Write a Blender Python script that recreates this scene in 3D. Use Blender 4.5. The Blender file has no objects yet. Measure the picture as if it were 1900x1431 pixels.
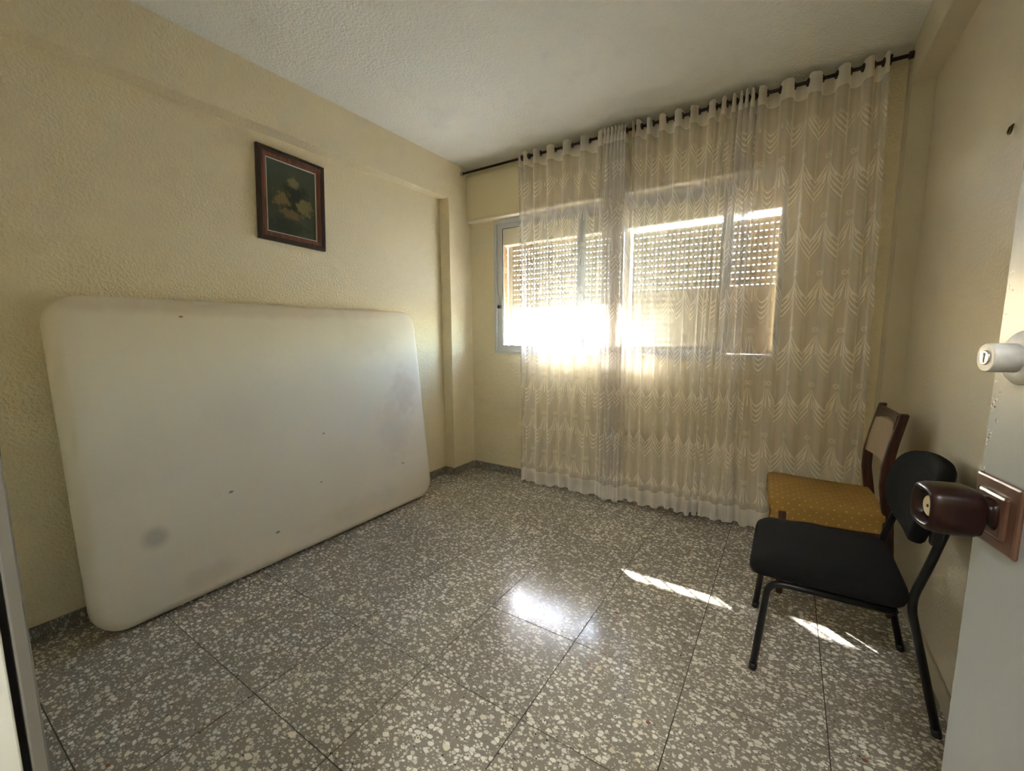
import bpy, bmesh, math, random
from mathutils import Vector, Matrix, Euler
random.seed(7)
sc = bpy.context.scene
COL = sc.collection
PI = math.pi

# ------------------------------------------------------------------ camera
YAW, PITCH, ROLL, FPX = 0.575485518, 0.122959461, -0.00466209857, 789.12
cam_d = bpy.data.cameras.new('camera')
cam = bpy.data.objects.new('camera', cam_d)
COL.objects.link(cam)
cam_d.sensor_fit = 'HORIZONTAL'
cam_d.sensor_width = 36.0
cam_d.lens = FPX / 1900 * 36.0
cam_d.clip_start = 0.02
fwd = Vector((-math.sin(YAW) * math.cos(PITCH), math.cos(YAW) * math.cos(PITCH), -math.sin(PITCH)))
rgt = Vector((math.cos(YAW), math.sin(YAW), 0))
upv = rgt.cross(fwd)
r2 = math.cos(ROLL) * rgt + math.sin(ROLL) * upv
u2 = -math.sin(ROLL) * rgt + math.cos(ROLL) * upv
M = Matrix.Identity(4)
for k in range(3):
    M[k][0], M[k][1], M[k][2] = r2[k], u2[k], -fwd[k]
M[0][3], M[1][3], M[2][3] = 1.829, -1.8095, 1.1972
cam.matrix_world = M
sc.camera = cam

# ------------------------------------------------------------------ sky, sun, exposure
SUN_DIR = Vector((0.95, -0.80, -0.93)).normalized()
w = bpy.data.worlds.new('sky'); sc.world = w
w.use_nodes = True
nt = w.node_tree; nt.nodes.clear()
sky = nt.nodes.new('ShaderNodeTexSky'); sky.sky_type = 'NISHITA'
sky.sun_disc = False
sky.sun_elevation = math.asin(-SUN_DIR.z)
sky.sun_rotation = math.atan2(-SUN_DIR.x, -SUN_DIR.y)
bg = nt.nodes.new('ShaderNodeBackground'); bg.inputs['Strength'].default_value = 0.86
wo = nt.nodes.new('ShaderNodeOutputWorld')
nt.links.new(sky.outputs[0], bg.inputs[0]); nt.links.new(bg.outputs[0], wo.inputs[0])
sl = bpy.data.lights.new('sun', 'SUN'); sl.energy = 7.5; sl.angle = math.radians(0.6); sl.color = (1, 0.975, 0.92)
so = bpy.data.objects.new('sun', sl); COL.objects.link(so)
so.rotation_euler = SUN_DIR.to_track_quat('-Z', 'Y').to_euler()
so.location = (-4, 6, 6)
sc.view_settings.view_transform = 'Standard'
sc.view_settings.look = 'None'
sc.view_settings.gamma = 1
sc.view_settings.use_curve_mapping = False
sc.view_settings.exposure = 3.52
sc.cycles.transparent_max_bounces = 32
sc.cycles.max_bounces = 14
sc.cycles.diffuse_bounces = 8

# ------------------------------------------------------------------ node helpers
class NT:
    def __init__(s, name):
        s.m = bpy.data.materials.new(name); s.m.use_nodes = True
        s.t = s.m.node_tree; s.t.nodes.clear()
        s.out = s.t.nodes.new('ShaderNodeOutputMaterial')
    def n(s, typ, **kw):
        x = s.t.nodes.new(typ)
        for k, v in kw.items(): setattr(x, k, v)
        return x
    def put(s, sock, v):
        if hasattr(v, 'is_output'): s.t.links.new(v, sock)
        elif isinstance(v, (tuple, list)):
            sock.default_value = tuple(v) + ((1,) if len(v) == 3 and len(sock.default_value) == 4 else ())
        else: sock.default_value = v
    def mth(s, op, a, b=0.0, c=0.0, clamp=False):
        x = s.n('ShaderNodeMath', operation=op, use_clamp=clamp)
        s.put(x.inputs[0], a); s.put(x.inputs[1], b)
        if op in ('MULTIPLY_ADD', 'COMPARE'): s.put(x.inputs[2], c)
        return x.outputs[0]
    def vm(s, op, a, b=(0, 0, 0)):
        x = s.n('ShaderNodeVectorMath', operation=op)
        s.put(x.inputs[0], a)
        if op == 'SCALE': s.put(x.inputs['Scale'], b)
        else: s.put(x.inputs[1], b)
        return x.outputs[0]
    def step(s, x, lo, hi, a=0.0, b=1.0):
        n = s.n('ShaderNodeMapRange'); n.interpolation_type = 'SMOOTHSTEP'
        s.put(n.inputs[0], x); s.put(n.inputs[1], lo); s.put(n.inputs[2], hi); s.put(n.inputs[3], a); s.put(n.inputs[4], b)
        return n.outputs[0]
    def mix(s, f, a, b, blend='MIX'):
        n = s.n('ShaderNodeMix', data_type='RGBA', blend_type=blend)
        s.put(n.inputs[0], f); s.put(n.inputs[6], a); s.put(n.inputs[7], b)
        return n.outputs[2]
    def noise(s, vec, scale, detail=3, rough=0.5, out=0):
        n = s.n('ShaderNodeTexNoise')
        if vec is not None: s.put(n.inputs['Vector'], vec)
        n.inputs['Scale'].default_value = scale; n.inputs['Detail'].default_value = detail; n.inputs['Roughness'].default_value = rough
        return n.outputs[out]
    def vor(s, vec, scale, feature='F1', rnd=1.0):
        n = s.n('ShaderNodeTexVoronoi', feature=feature)
        s.put(n.inputs['Vector'], vec); n.inputs['Scale'].default_value = scale
        n.inputs['Randomness'].default_value = rnd
        return n
    def pos(s): return s.n('ShaderNodeNewGeometry').outputs['Position']
    def obj(s): return s.n('ShaderNodeTexCoord').outputs['Object']
    def xyz(s, v):
        n = s.n('ShaderNodeSeparateXYZ'); s.put(n.inputs[0], v); return n.outputs
    def bump(s, h, dist=0.002, strength=1.0):
        n = s.n('ShaderNodeBump'); s.put(n.inputs['Height'], h)
        n.inputs['Distance'].default_value = dist; n.inputs['Strength'].default_value = strength
        return n.outputs[0]
    def bsdf(s, color, rough=0.5, metal=0.0, normal=None, spec=0.5, coat=0.0, coat_rough=0.1):
        b = s.n('ShaderNodeBsdfPrincipled')
        s.put(b.inputs['Base Color'], color); s.put(b.inputs['Roughness'], rough); s.put(b.inputs['Metallic'], metal)
        s.put(b.inputs['Specular IOR Level'], spec)
        b.inputs['Coat Weight'].default_value = coat; b.inputs['Coat Roughness'].default_value = coat_rough
        if normal is not None: s.put(b.inputs['Normal'], normal)
        s.t.links.new(b.outputs[0], s.out.inputs[0])
        return b

def simple(name, color, rough=0.5, metal=0.0, var=0.12, scale=12, bump=0.0, bscale=80, spec=0.5, coat=0.0):
    t = NT(name)
    p = t.obj()
    f = t.noise(p, scale, 4)
    c = t.mix(f, tuple(x * (1 - var) for x in color), tuple(min(1, x * (1 + var)) for x in color))
    nrm = t.bump(t.noise(p, bscale, 3), bump) if bump else None
    t.bsdf(c, rough, metal, nrm, spec, coat)
    return t.m

# ------------------------------------------------------------------ materials
def mat_plaster(name, color, bumpd, rough, stain=0.06, s1=85):
    t = NT(name); p = t.pos()
    big = t.noise(p, 1.7, 4); mid = t.noise(p, 9, 3)
    c = t.mix(big, tuple(x * (1 - stain) for x in color), tuple(min(1, x * (1 + stain)) for x in color))
    c = t.mix(t.mth('MULTIPLY', t.step(mid, 0.55, 0.8), 0.10), c, (0.42, 0.36, 0.26))
    h = t.mth('ADD', t.noise(p, s1, 2, 0.45), t.mth('MULTIPLY', t.noise(p, s1 * 2.7, 2), 0.35))
    h = t.step(h, 0.45, 0.95)
    t.bsdf(c, rough, 0, t.bump(h, bumpd, 0.9), 0.35)
    return t.m
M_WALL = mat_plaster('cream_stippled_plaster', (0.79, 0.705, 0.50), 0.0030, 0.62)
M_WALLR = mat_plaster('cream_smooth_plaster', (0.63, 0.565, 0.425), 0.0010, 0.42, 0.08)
M_CEIL = mat_plaster('white_ceiling_plaster', (0.82, 0.82, 0.78), 0.0030, 0.8, 0.05)
M_BOX = simple('cream_gloss_paint', (0.74, 0.66, 0.44), 0.4, var=0.05, scale=3)
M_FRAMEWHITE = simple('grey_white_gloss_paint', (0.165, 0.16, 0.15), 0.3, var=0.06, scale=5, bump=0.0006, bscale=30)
def mat_door():
    t = NT('white_gloss_door_paint'); o = t.obj(); x, y, z = t.xyz(o)
    c = t.mix(t.noise(o, 4, 4), (0.300, 0.305, 0.290), (0.345, 0.350, 0.335))
    # chipped paint along the free edge
    edge = t.mth('ADD', x, t.mth('MULTIPLY', t.mth('SUBTRACT', t.noise(o, 30, 3), 0.5), 0.05))
    m = t.mth('MULTIPLY', t.step(edge, 0.713, 0.719), t.mth('MULTIPLY', t.step(t.noise(o, 95, 4), 0.55, 0.62), t.mth('MULTIPLY', t.step(z, 0.93, 1.02), t.step(z, 1.34, 1.15))))
    c = t.mix(m, c, t.mix(t.step(t.noise(o, 210, 2), 0.45, 0.6), (0.62, 0.60, 0.55), (0.07, 0.055, 0.045)))
    t.bsdf(c, 0.34, 0, t.bump(t.noise(o, 22, 3), 0.0009), 0.35)
    return t.m
M_DOOR = mat_door()
M_ALU = simple('grey_anodised_aluminium', (0.56, 0.575, 0.59), 0.45, 0.25, var=0.05)
M_BLACKMATT = simple('matt_black', (0.012, 0.010, 0.013), 0.7)
M_GROUT = simple('dark_floor_grout', (0.055, 0.045, 0.035), 0.9, var=0.3)

def mat_terrazzo(name, dark=1.0, scale=1.0, rough=0.2):
    t = NT(name)
    rnd = t.n('ShaderNodeObjectInfo').outputs['Random']
    off = t.n('ShaderNodeCombineXYZ')
    t.put(off.inputs[0], t.mth('MULTIPLY', rnd, 37.0)); t.put(off.inputs[1], t.mth('MULTIPLY', rnd, 91.0)); t.put(off.inputs[2], t.mth('MULTIPLY', rnd, 13.0))
    p0 = t.pos()
    p = t.vm('ADD', p0, off.outputs[0])
    dn = t.noise(p, 55 * scale, 2, out=1)
    pd = t.vm('ADD', p, t.vm('SCALE', t.vm('SUBTRACT', dn, (0.5, 0.5, 0.5)), 0.011 / scale))
    pd = t.vm('MULTIPLY', pd, (1.0, 1.35, 0.6))
    base = t.mix(t.noise(p, 240, 2), (0.13 * dark, 0.118 * dark, 0.103 * dark), (0.25 * dark, 0.228 * dark, 0.20 * dark))
    base = t.mix(t.step(t.noise(p, 900, 1), 0.35, 0.65), base, t.mix(0.4, base, (0.38 * dark, 0.355 * dark, 0.31 * dark)))
    def chips(vec, sc_, rmin, rmax, prob, colA, colB, under):
        v = t.vor(vec, sc_); e = t.vor(vec, sc_, 'DISTANCE_TO_EDGE')
        cc = t.n('ShaderNodeSeparateColor'); t.put(cc.inputs[0], v.outputs['Color'])
        r = t.mth('MULTIPLY_ADD', cc.outputs[0], rmax - rmin, rmin)
        d = t.mth('SUBTRACT', r, v.outputs['Distance'])
        m = t.step(d, 0.0, 0.05)
        m = t.mth('MULTIPLY', m, t.step(e.outputs['Distance'], 0.03, 0.07))
        m = t.mth('MULTIPLY', m, t.mth('LESS_THAN', cc.outputs[1], prob))
        col = t.mix(cc.outputs[2], colA, colB)
        col = t.mix(t.mth('MULTIPLY', t.noise(p, 140, 2), 0.35), col, tuple(x * 0.72 for x in colA))
        return t.mix(m, under, col), cc.outputs[2]
    c, _ = chips(t.vm('ADD', pd, (3.3, 1.7, 9.1)), 120 * scale, 0.22, 0.55, 0.72, (0.40 * dark, 0.375 * dark, 0.32 * dark), (0.66 * dark, 0.64 * dark, 0.57 * dark), base)
    c, k = chips(pd, 62 * scale, 0.16, 0.60, 0.86, (0.56 * dark, 0.53 * dark, 0.46 * dark), (0.78 * dark, 0.77 * dark, 0.73 * dark), c)
    c, _ = chips(t.vm('ADD', pd, (7.7, 5.1, 2.2)), 34 * scale, 0.10, 0.40, 0.14, (0.60 * dark, 0.55 * dark, 0.42 * dark), (0.74 * dark, 0.70 * dark, 0.60 * dark), c)
    c, _ = chips(t.vm('ADD', pd, (1.2, 8.4, 5.5)), 30 * scale, 0.05, 0.26, 0.035, (0.22, 0.085, 0.045), (0.34, 0.17, 0.09), c)
    c, _ = chips(t.vm('ADD', p, (5.2, 2.4, 7.5)), 100 * scale, 0.05, 0.25, 0.5, (0.015, 0.014, 0.013), (0.05, 0.045, 0.04), c)
    c = t.mix(t.mth('MULTIPLY', t.step(t.noise(p0, 1.6, 3), 0.45, 0.75), 0.22), c, (0.13, 0.105, 0.075), 'MIX')
    tint = t.mth('MULTIPLY_ADD', rnd, 0.16, 0.92)
    c = t.mix(1.0, c, t.vm('SCALE', (1.0, 0.985, 0.96), tint), 'MULTIPLY')
    rr = t.mth('MULTIPLY_ADD', t.noise(p0, 5, 4), 0.14, rough - 0.05)
    t.bsdf(c, rr, 0, t.bump(t.noise(p0, 14, 2), 0.0006, 0.5), 0.5)
    return t.m
M_TERR = mat_terrazzo('polished_terrazzo', 1.15, 0.82, 0.15)
M_TERRB = mat_terrazzo('terrazzo_baseboard', 0.75, 1.6, 0.4)
M_BASER = simple('painted_pale_baseboard', (0.46, 0.41, 0.32), 0.35, var=0.15, scale=20)

def mat_mattress():
    t = NT('worn_white_ticking'); o = t.obj(); x, y, z = t.xyz(o)
    c = t.mix(t.noise(o, 1.6, 4), (0.70, 0.645, 0.535), (0.82, 0.765, 0.665))
    # stains: local axes y along the length, z up the face
    def spot(cy, cz, ry, rz, col, amt, nz=0.0):
        dy = t.mth('DIVIDE', t.mth('SUBTRACT', y, cy), ry); dz = t.mth('DIVIDE', t.mth('SUBTRACT', z, cz), rz)
        d = t.mth('SQRT', t.mth('ADD', t.mth('POWER', dy, 2.0), t.mth('POWER', dz, 2.0)))
        if nz: d = t.mth('ADD', d, t.mth('MULTIPLY', t.mth('SUBTRACT', t.noise(o, 14, 4), 0.5), nz))
        f = t.mth('MULTIPLY', t.step(d, 1.45, 0.35), amt)
        return f, col
    for a in ((-0.712, 0.34, 0.045, 0.045, (0.36, 0.355, 0.33), 0.6, 0.35), (0.745, 0.80, 0.10, 0.15, (0.52, 0.43, 0.39), 0.38, 1.6),
              (0.62, 0.55, 0.15, 0.22, (0.52, 0.46, 0.42), 0.25, 1.8), (-0.55, 0.09, 0.12, 0.05, (0.40, 0.36, 0.28), 0.28, 1.6),
              (0.3, 0.12, 0.3, 0.06, (0.50, 0.43, 0.33), 0.22, 1.8), (-0.2, 1.31, 0.8, 0.035, (0.50, 0.40, 0.28), 0.35, 1.2), (0.5, 1.15, 0.2, 0.1, (0.54, 0.48, 0.40), 0.25, 1.6)):
        f, col = spot(*a); c = t.mix(f, c, col)
    for cy, cz, r in ((-0.22, 0.165, 0.008), (-0.41, 0.44, 0.007), (-0.51, 1.27, 0.006), (0.05, 0.35, 0.005), (0.66, 0.30, 0.006), (0.1, 0.62, 0.005)):
        f, col = spot(cy, cz, r * 1.5, r * 0.8, (0.10, 0.085, 0.07), 0.8, 0.8); c = t.mix(f, c, col)
    weave = t.noise(t.vm('MULTIPLY', o, (1, 1, 3.0)), 260, 2)
    h = t.mth('ADD', t.mth('MULTIPLY', weave, 0.2), t.mth('MULTIPLY', t.noise(o, 5, 3), 1.5))
    t.bsdf(c, 0.85, 0, t.bump(h, 0.006, 0.6), 0.2)
    return t.m
M_MATT = mat_mattress()

def mat_wood(name, a, b, rough=0.35, axis=(1, 1, 0.08), coat=0.3, spec=0.5):
    t = NT(name); o = t.obj()
    f = t.noise(t.vm('MULTIPLY', o, axis), 90, 4, 0.6)
    t.bsdf(t.mix(t.step(f, 0.35, 0.7), a, b), rough, 0, t.bump(f, 0.0004, 0.5), spec, coat)
    return t.m
M_CHAIRWOOD = mat_wood('dark_red_varnished_wood', (0.030, 0.008, 0.005), (0.085, 0.022, 0.012))
M_FRAMEDARK = mat_wood('dark_brown_frame_wood', (0.018, 0.008, 0.005), (0.045, 0.018, 0.010), 0.45, coat=0.1)
M_FRAMERED = mat_wood('red_brown_frame_wood', (0.085, 0.022, 0.010), (0.19, 0.055, 0.022), 0.4, coat=0.2)
M_LINER = simple('silver_grey_liner', (0.52, 0.49, 0.43), 0.5)
M_BLACKFAB = simple('black_upholstery_fabric', (0.0055, 0.0058, 0.006), 0.9, var=0.35, scale=200, bump=0.0006, bscale=700, spec=0.25)
M_BLACKMET = simple('black_enamelled_tube', (0.006, 0.006, 0.006), 0.38, spec=0.4)
M_BLACKPLA = simple('black_plastic', (0.012, 0.012, 0.012), 0.45)
M_BEIGE = simple('beige_chair_upholstery', (0.47, 0.37, 0.25), 0.8, var=0.1, scale=60, bump=0.0005, bscale=500)
M_BROWNGLOSS = mat_wood('dark_mahogany_gloss', (0.010, 0.004, 0.0035), (0.020, 0.007, 0.0055), 0.30, coat=0.0, spec=0.22)
M_COPPER = simple('worn_brown_bronze_plate', (0.11, 0.055, 0.036), 0.3, 0.2, var=0.35, scale=18, coat=0.3)
M_LOCKPAINT = simple('overpainted_lock_metal', (0.46, 0.46, 0.45), 0.45, 0.0, var=0.35, scale=60)
M_STEEL = simple('worn_steel', (0.45, 0.43, 0.40), 0.35, 0.9, var=0.2, scale=30)
M_CREAMPLASTIC = simple('cream_plastic', (0.66, 0.56, 0.38), 0.4)
M_DARKROD = simple('dark_bronze_metal', (0.034, 0.024, 0.018), 0.55, 0.0, spec=0.25)
M_HOOK = simple('dark_brass_hook', (0.10, 0.085, 0.03), 0.4, 0.7)
M_GLAZED = simple('dusty_ground', (0.48, 0.47, 0.44), 0.9, var=0.15, scale=0.3)

def mat_yellow():
    t = NT('mustard_dotted_fabric'); uv = t.n('ShaderNodeTexCoord').outputs['Object']
    o = t.obj()
    c = t.mix(t.noise(o, 14, 4), (0.29, 0.165, 0.034), (0.41, 0.24, 0.060))
    uvn = t.n('ShaderNodeUVMap').outputs[0]
    u, v, _ = t.xyz(uvn)
    row = t.mth('FLOOR', t.mth('DIVIDE', v, 0.024))
    uu = t.mth('ADD', t.mth('DIVIDE', u, 0.042), t.mth('MULTIPLY', t.mth('FLOORED_MODULO', row, 2.0), 0.5))
    fu = t.mth('MULTIPLY', t.mth('SUBTRACT', t.mth('FRACT', uu), 0.5), 0.042)
    fv = t.mth('MULTIPLY', t.mth('SUBTRACT', t.mth('FRACT', t.mth('DIVIDE', v, 0.024)), 0.5), 0.024)
    d = t.mth('SQRT', t.mth('ADD', t.mth('POWER', fu, 2.0), t.mth('POWER', fv, 2.0)))
    c = t.mix(t.mth('MULTIPLY', t.step(d, 0.0042, 0.0026), 0.6), c, (0.70, 0.52, 0.22))
    h = t.mth('ADD', t.noise(o, 400, 2), t.mth('MULTIPLY', t.noise(o, 16, 3), 2.0))
    t.bsdf(c, 0.75, 0, t.bump(h, 0.004, 0.5), 0.3)
    return t.m
M_YELLOW = mat_yellow()

def mat_brick():
    t = NT('ochre_face_brick'); o = t.pos()
    rnd = t.n('ShaderNodeObjectInfo').outputs['Random']
    c = t.mix(rnd, (0.62, 0.40, 0.19), (0.72, 0.50, 0.26))
    c = t.mix(t.mth('MULTIPLY', t.noise(o, 60, 4), 0.4), c, (0.45, 0.27, 0.13))
    t.bsdf(c, 0.85, 0, t.bump(t.noise(o, 160, 3), 0.001), 0.3)
    return t.m
M_BRICK = mat_brick()
M_MORTAR = simple('pale_mortar', (0.52, 0.46, 0.36), 0.9)

def mat_slat():
    t = NT('cream_shutter_plastic')
    d = t.n('ShaderNodeBsdfPrincipled'); d.inputs['Base Color'].default_value = (0.62, 0.56, 0.43, 1); d.inputs['Roughness'].default_value = 0.4
    tr = t.n('ShaderNodeBsdfTranslucent'); tr.inputs[0].default_value = (0.86, 0.70, 0.44, 1)
    mx = t.n('ShaderNodeMixShader'); mx.inputs[0].default_value = 0.014
    t.t.links.new(d.outputs[0], mx.inputs[1]); t.t.links.new(tr.outputs[0], mx.inputs[2]); t.t.links.new(mx.outputs[0], t.out.inputs[0])
    return t.m
M_SLAT = mat_slat()

def mat_glass():
    t = NT('window_glass')
    tr = t.n('ShaderNodeBsdfTransparent'); tr.inputs[0].default_value = (0.96, 0.97, 0.96, 1)
    g = t.n('ShaderNodeBsdfGlossy'); g.inputs['Roughness'].default_value = 0.01
    lw = t.n('ShaderNodeLayerWeight'); lw.inputs[0].default_value = 0.5
    fr = t.mth('MULTIPLY_ADD', t.mth('POWER', lw.outputs['Facing'], 5.0), 0.9, 0.035)
    mx = t.n('ShaderNodeMixShader')
    t.t.links.new(fr, mx.inputs[0]); t.t.links.new(tr.outputs[0], mx.inputs[1]); t.t.links.new(g.outputs[0], mx.inputs[2])
    t.t.links.new(mx.outputs[0], t.out.inputs[0])
    return t.m
M_GLASS = mat_glass()

def mat_lace(name, base_open=0.69, hem=False):
    t = NT(name)
    u, v, _ = t.xyz(t.n('ShaderNodeUVMap').outputs[0])
    CW, RH = 0.170, 0.300
    a = t.mth('MULTIPLY', t.mth('SUBTRACT', t.mth('FRACT', t.mth('DIVIDE', u, CW)), 0.5), CW)
    b = t.mth('MULTIPLY', t.mth('FRACT', t.mth('DIVIDE', v, RH)), RH)
    absa = t.mth('ABSOLUTE', a)
    s_ = t.mth('SUBTRACT', b, t.mth('MULTIPLY', t.mth('POWER', absa, 1.5), 5.2))
    st = t.mth('ABSOLUTE', t.mth('SUBTRACT', t.mth('FRACT', t.mth('DIVIDE', s_, 0.030)), 0.5))
    wob = t.mth('MULTIPLY', t.mth('SUBTRACT', t.noise(t.n('ShaderNodeUVMap').outputs[0], 130, 2), 0.5), 0.3)
    swag = t.step(t.mth('ADD', st, wob), 0.25, 0.10)
    swag = t.mth('MULTIPLY', swag, t.mth('MULTIPLY', t.step(s_, 0.015, 0.022), t.step(s_, 0.146, 0.139)))
    swag = t.mth('MULTIPLY', swag, t.step(absa, 0.068, 0.060))
    # dots between the arcs
    da = t.mth('MULTIPLY', t.mth('SUBTRACT', t.mth('FRACT', t.mth('DIVIDE', a, 0.022)), 0.5), 0.022)
    dsx = t.mth('MULTIPLY', t.mth('SUBTRACT', t.mth('FRACT', t.mth('ADD', t.mth('DIVIDE', s_, 0.030), 0.5)), 0.5), 0.030)
    # palmette fans hanging from a bow at the cell edges
    a2 = t.mth('SUBTRACT', CW / 2, absa)
    dv = t.mth('SUBTRACT', 0.262, b)
    ang = t.mth('ARCTAN2', a2, dv)
    rad = t.mth('SQRT', t.mth('ADD', t.mth('POWER', a2, 2.0), t.mth('POWER', dv, 2.0)))
    fan = t.mth('ABSOLUTE', t.mth('SUBTRACT', t.mth('FRACT', t.mth('ADD', t.mth('DIVIDE', ang, 0.23), 0.5)), 0.5))
    fan = t.step(t.mth('ADD', fan, t.mth('MULTIPLY', wob, 0.6)), 0.24, 0.13)
    fan = t.mth('MULTIPLY', fan, t.mth('MULTIPLY', t.step(rad, 0.018, 0.026), t.step(rad, 0.135, 0.120)))
    fan = t.mth('MULTIPLY', fan, t.mth('LESS_THAN', ang, 0.62))
    bx = t.mth('SUBTRACT', a2, 0.013); by = t.mth('SUBTRACT', b, 0.273)
    rr = t.mth('SQRT', t.mth('ADD', t.mth('POWER', bx, 2.0), t.mth('POWER', by, 2.0)))
    bow = t.step(t.mth('ABSOLUTE', t.mth('SUBTRACT', rr, 0.010)), 0.0045, 0.0025)
    lace = t.mth('MAXIMUM', t.mth('MAXIMUM', swag, fan), t.mth('MULTIPLY', bow, 0.55))
    lace = t.mth('MULTIPLY', lace, t.mth('MULTIPLY', t.step(v, 0.13, 0.16), t.step(v, 2.28, 2.22)))
    # denser header and hem
    band = t.mth('MAXIMUM', t.mth('LESS_THAN', v, 0.105), t.mth('GREATER_THAN', v, 2.375))
    thread = t.mth('MULTIPLY', t.mth('SUBTRACT', t.noise(t.vm('MULTIPLY', t.n('ShaderNodeUVMap').outputs[0], (1, 0.02, 1)), 420, 2), 0.5), 0.06)
    op = t.mth('ADD', base_open, thread)
    op = t.mth('MULTIPLY', op, t.mth('MULTIPLY_ADD', lace, -0.29, 1.0))
    op = t.mth('MULTIPLY', op, t.mth('MULTIPLY_ADD', band, -0.32, 1.0))
    # thread length crossed grows when the cloth is seen edge-on
    lw = t.n('ShaderNodeLayerWeight'); lw.inputs[0].default_value = 0.5
    cosv = t.mth('MAXIMUM', t.mth('SUBTRACT', 1.0, lw.outputs['Facing']), 0.13)
    op = t.mth('POWER', op, t.mth('DIVIDE', 1.0, t.mth('POWER', cosv, 0.8)))
    col = (0.91, 0.87, 0.83)
    d = t.n('ShaderNodeBsdfDiffuse'); d.inputs[0].default_value = col + (1,)
    tl = t.n('ShaderNodeBsdfTranslucent'); tl.inputs[0].default_value = col + (1,)
    dm = t.n('ShaderNodeMixShader'); dm.inputs[0].default_value = 0.03
    t.t.links.new(d.outputs[0], dm.inputs[1]); t.t.links.new(tl.outputs[0], dm.inputs[2])
    tp = t.n('ShaderNodeBsdfTransparent')
    mx = t.n('ShaderNodeMixShader')
    t.put(mx.inputs[0], op)
    t.t.links.new(dm.outputs[0], mx.inputs[1]); t.t.links.new(tp.outputs[0], mx.inputs[2])
    t.t.links.new(mx.outputs[0], t.out.inputs[0])
    return t.m
M_LACE = mat_lace('white_lace_voile')

def mat_picture():
    t = NT('dark_green_painting'); o = t.obj(); x, y, z = t.xyz(o)
    c = t.mix(t.noise(o, 11, 5), (0.030, 0.038, 0.022), (0.105, 0.125, 0.075))
    c = t.mix(t.step(z, 0.02, 0.19), c, t.mix(t.noise(o, 8, 3), (0.06, 0.075, 0.05), (0.12, 0.145, 0.10)))
    def blob(cy, cz, ry, rz, col, amt, nz):
        nonlocal c
        dy = t.mth('DIVIDE', t.mth('SUBTRACT', y, cy), ry); dz = t.mth('DIVIDE', t.mth('SUBTRACT', z, cz), rz)
        d = t.mth('SQRT', t.mth('ADD', t.mth('POWER', dy, 2.0), t.mth('POWER', dz, 2.0)))
        d = t.mth('ADD', d, t.mth('MULTIPLY', t.mth('SUBTRACT', t.noise(o, 38, 5), 0.5), nz))
        c = t.mix(t.mth('MULTIPLY', t.step(d, 1.15, 0.55), amt), c, col)
    blob(0.02, 0.0, 0.10, 0.10, (0.018, 0.022, 0.012), 0.8, 1.5)
    blob(0.01, 0.10, 0.04, 0.03, (0.30, 0.27, 0.12), 0.8, 1.5)
    blob(-0.06, 0.0, 0.05, 0.05, (0.32, 0.22, 0.08), 0.75, 2.4)
    blob(0.07, -0.02, 0.05, 0.05, (0.32, 0.26, 0.10), 0.75, 2.6)
    blob(0.0, -0.075, 0.07, 0.03, (0.30, 0.19, 0.08), 0.7, 2.4)
    blob(-0.02, -0.15, 0.12, 0.05, (0.022, 0.028, 0.022), 0.6, 1.6)
    stripe = t.mth('MULTIPLY_ADD', t.mth('SINE', t.mth('MULTIPLY', y, 2 * PI / 0.0085)), 0.5, 0.5)
    c = t.mix(t.mth('MULTIPLY', stripe, 0.75), c, t.mix(0.8, c, (0.010, 0.014, 0.012)))
    t.bsdf(c, 0.4, 0, None, 0.35)
    return t.m
M_PICT = mat_picture()

# ------------------------------------------------------------------ mesh helpers
def mesh_from(bm, name):
    bm.normal_update()
    me = bpy.data.meshes.new(name); bm.to_mesh(me); bm.free(); return me
def link(name, me, mat, parent=None, smooth=False, loc=None):
    o = bpy.data.objects.new(name, me); COL.objects.link(o)
    if mat is not None and not me.materials: me.materials.append(mat)
    if parent is not None: o.parent = parent
    if loc is not None: o.location = loc
    if smooth:
        for p in me.polygons: p.use_smooth = len(p.vertices) <= 4 or name in ('seat', 'backrest')      # end caps stay flat
    return o
def add_box(bm, x0, x1, y0, y1, z0, z1, bev=0.0, seg=2):
    vs = [bm.verts.new((x, y, z)) for z in (z0, z1) for y in (y0, y1) for x in (x0, x1)]
    F = [(0, 2, 3, 1), (4, 5, 7, 6), (0, 1, 5, 4), (2, 6, 7, 3), (0, 4, 6, 2), (1, 3, 7, 5)]
    fs = [bm.faces.new([vs[i] for i in f]) for f in F]
    if bev:
        es = set(e for f in fs for e in f.edges)
        bmesh.ops.bevel(bm, geom=list(es), offset=bev, segments=seg, affect='EDGES', profile=0.5)
def box(name, ext, mat, parent=None, bev=0.0, seg=2, smooth=False):
    bm = bmesh.new(); add_box(bm, *ext, bev=bev, seg=seg)
    return link(name, mesh_from(bm, name), mat, parent, smooth)
def boxes(name, exts, mat, parent=None, bev=0.0):
    bm = bmesh.new()
    for e in exts: add_box(bm, *e, bev=bev)
    return link(name, mesh_from(bm, name), mat, parent)
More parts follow.
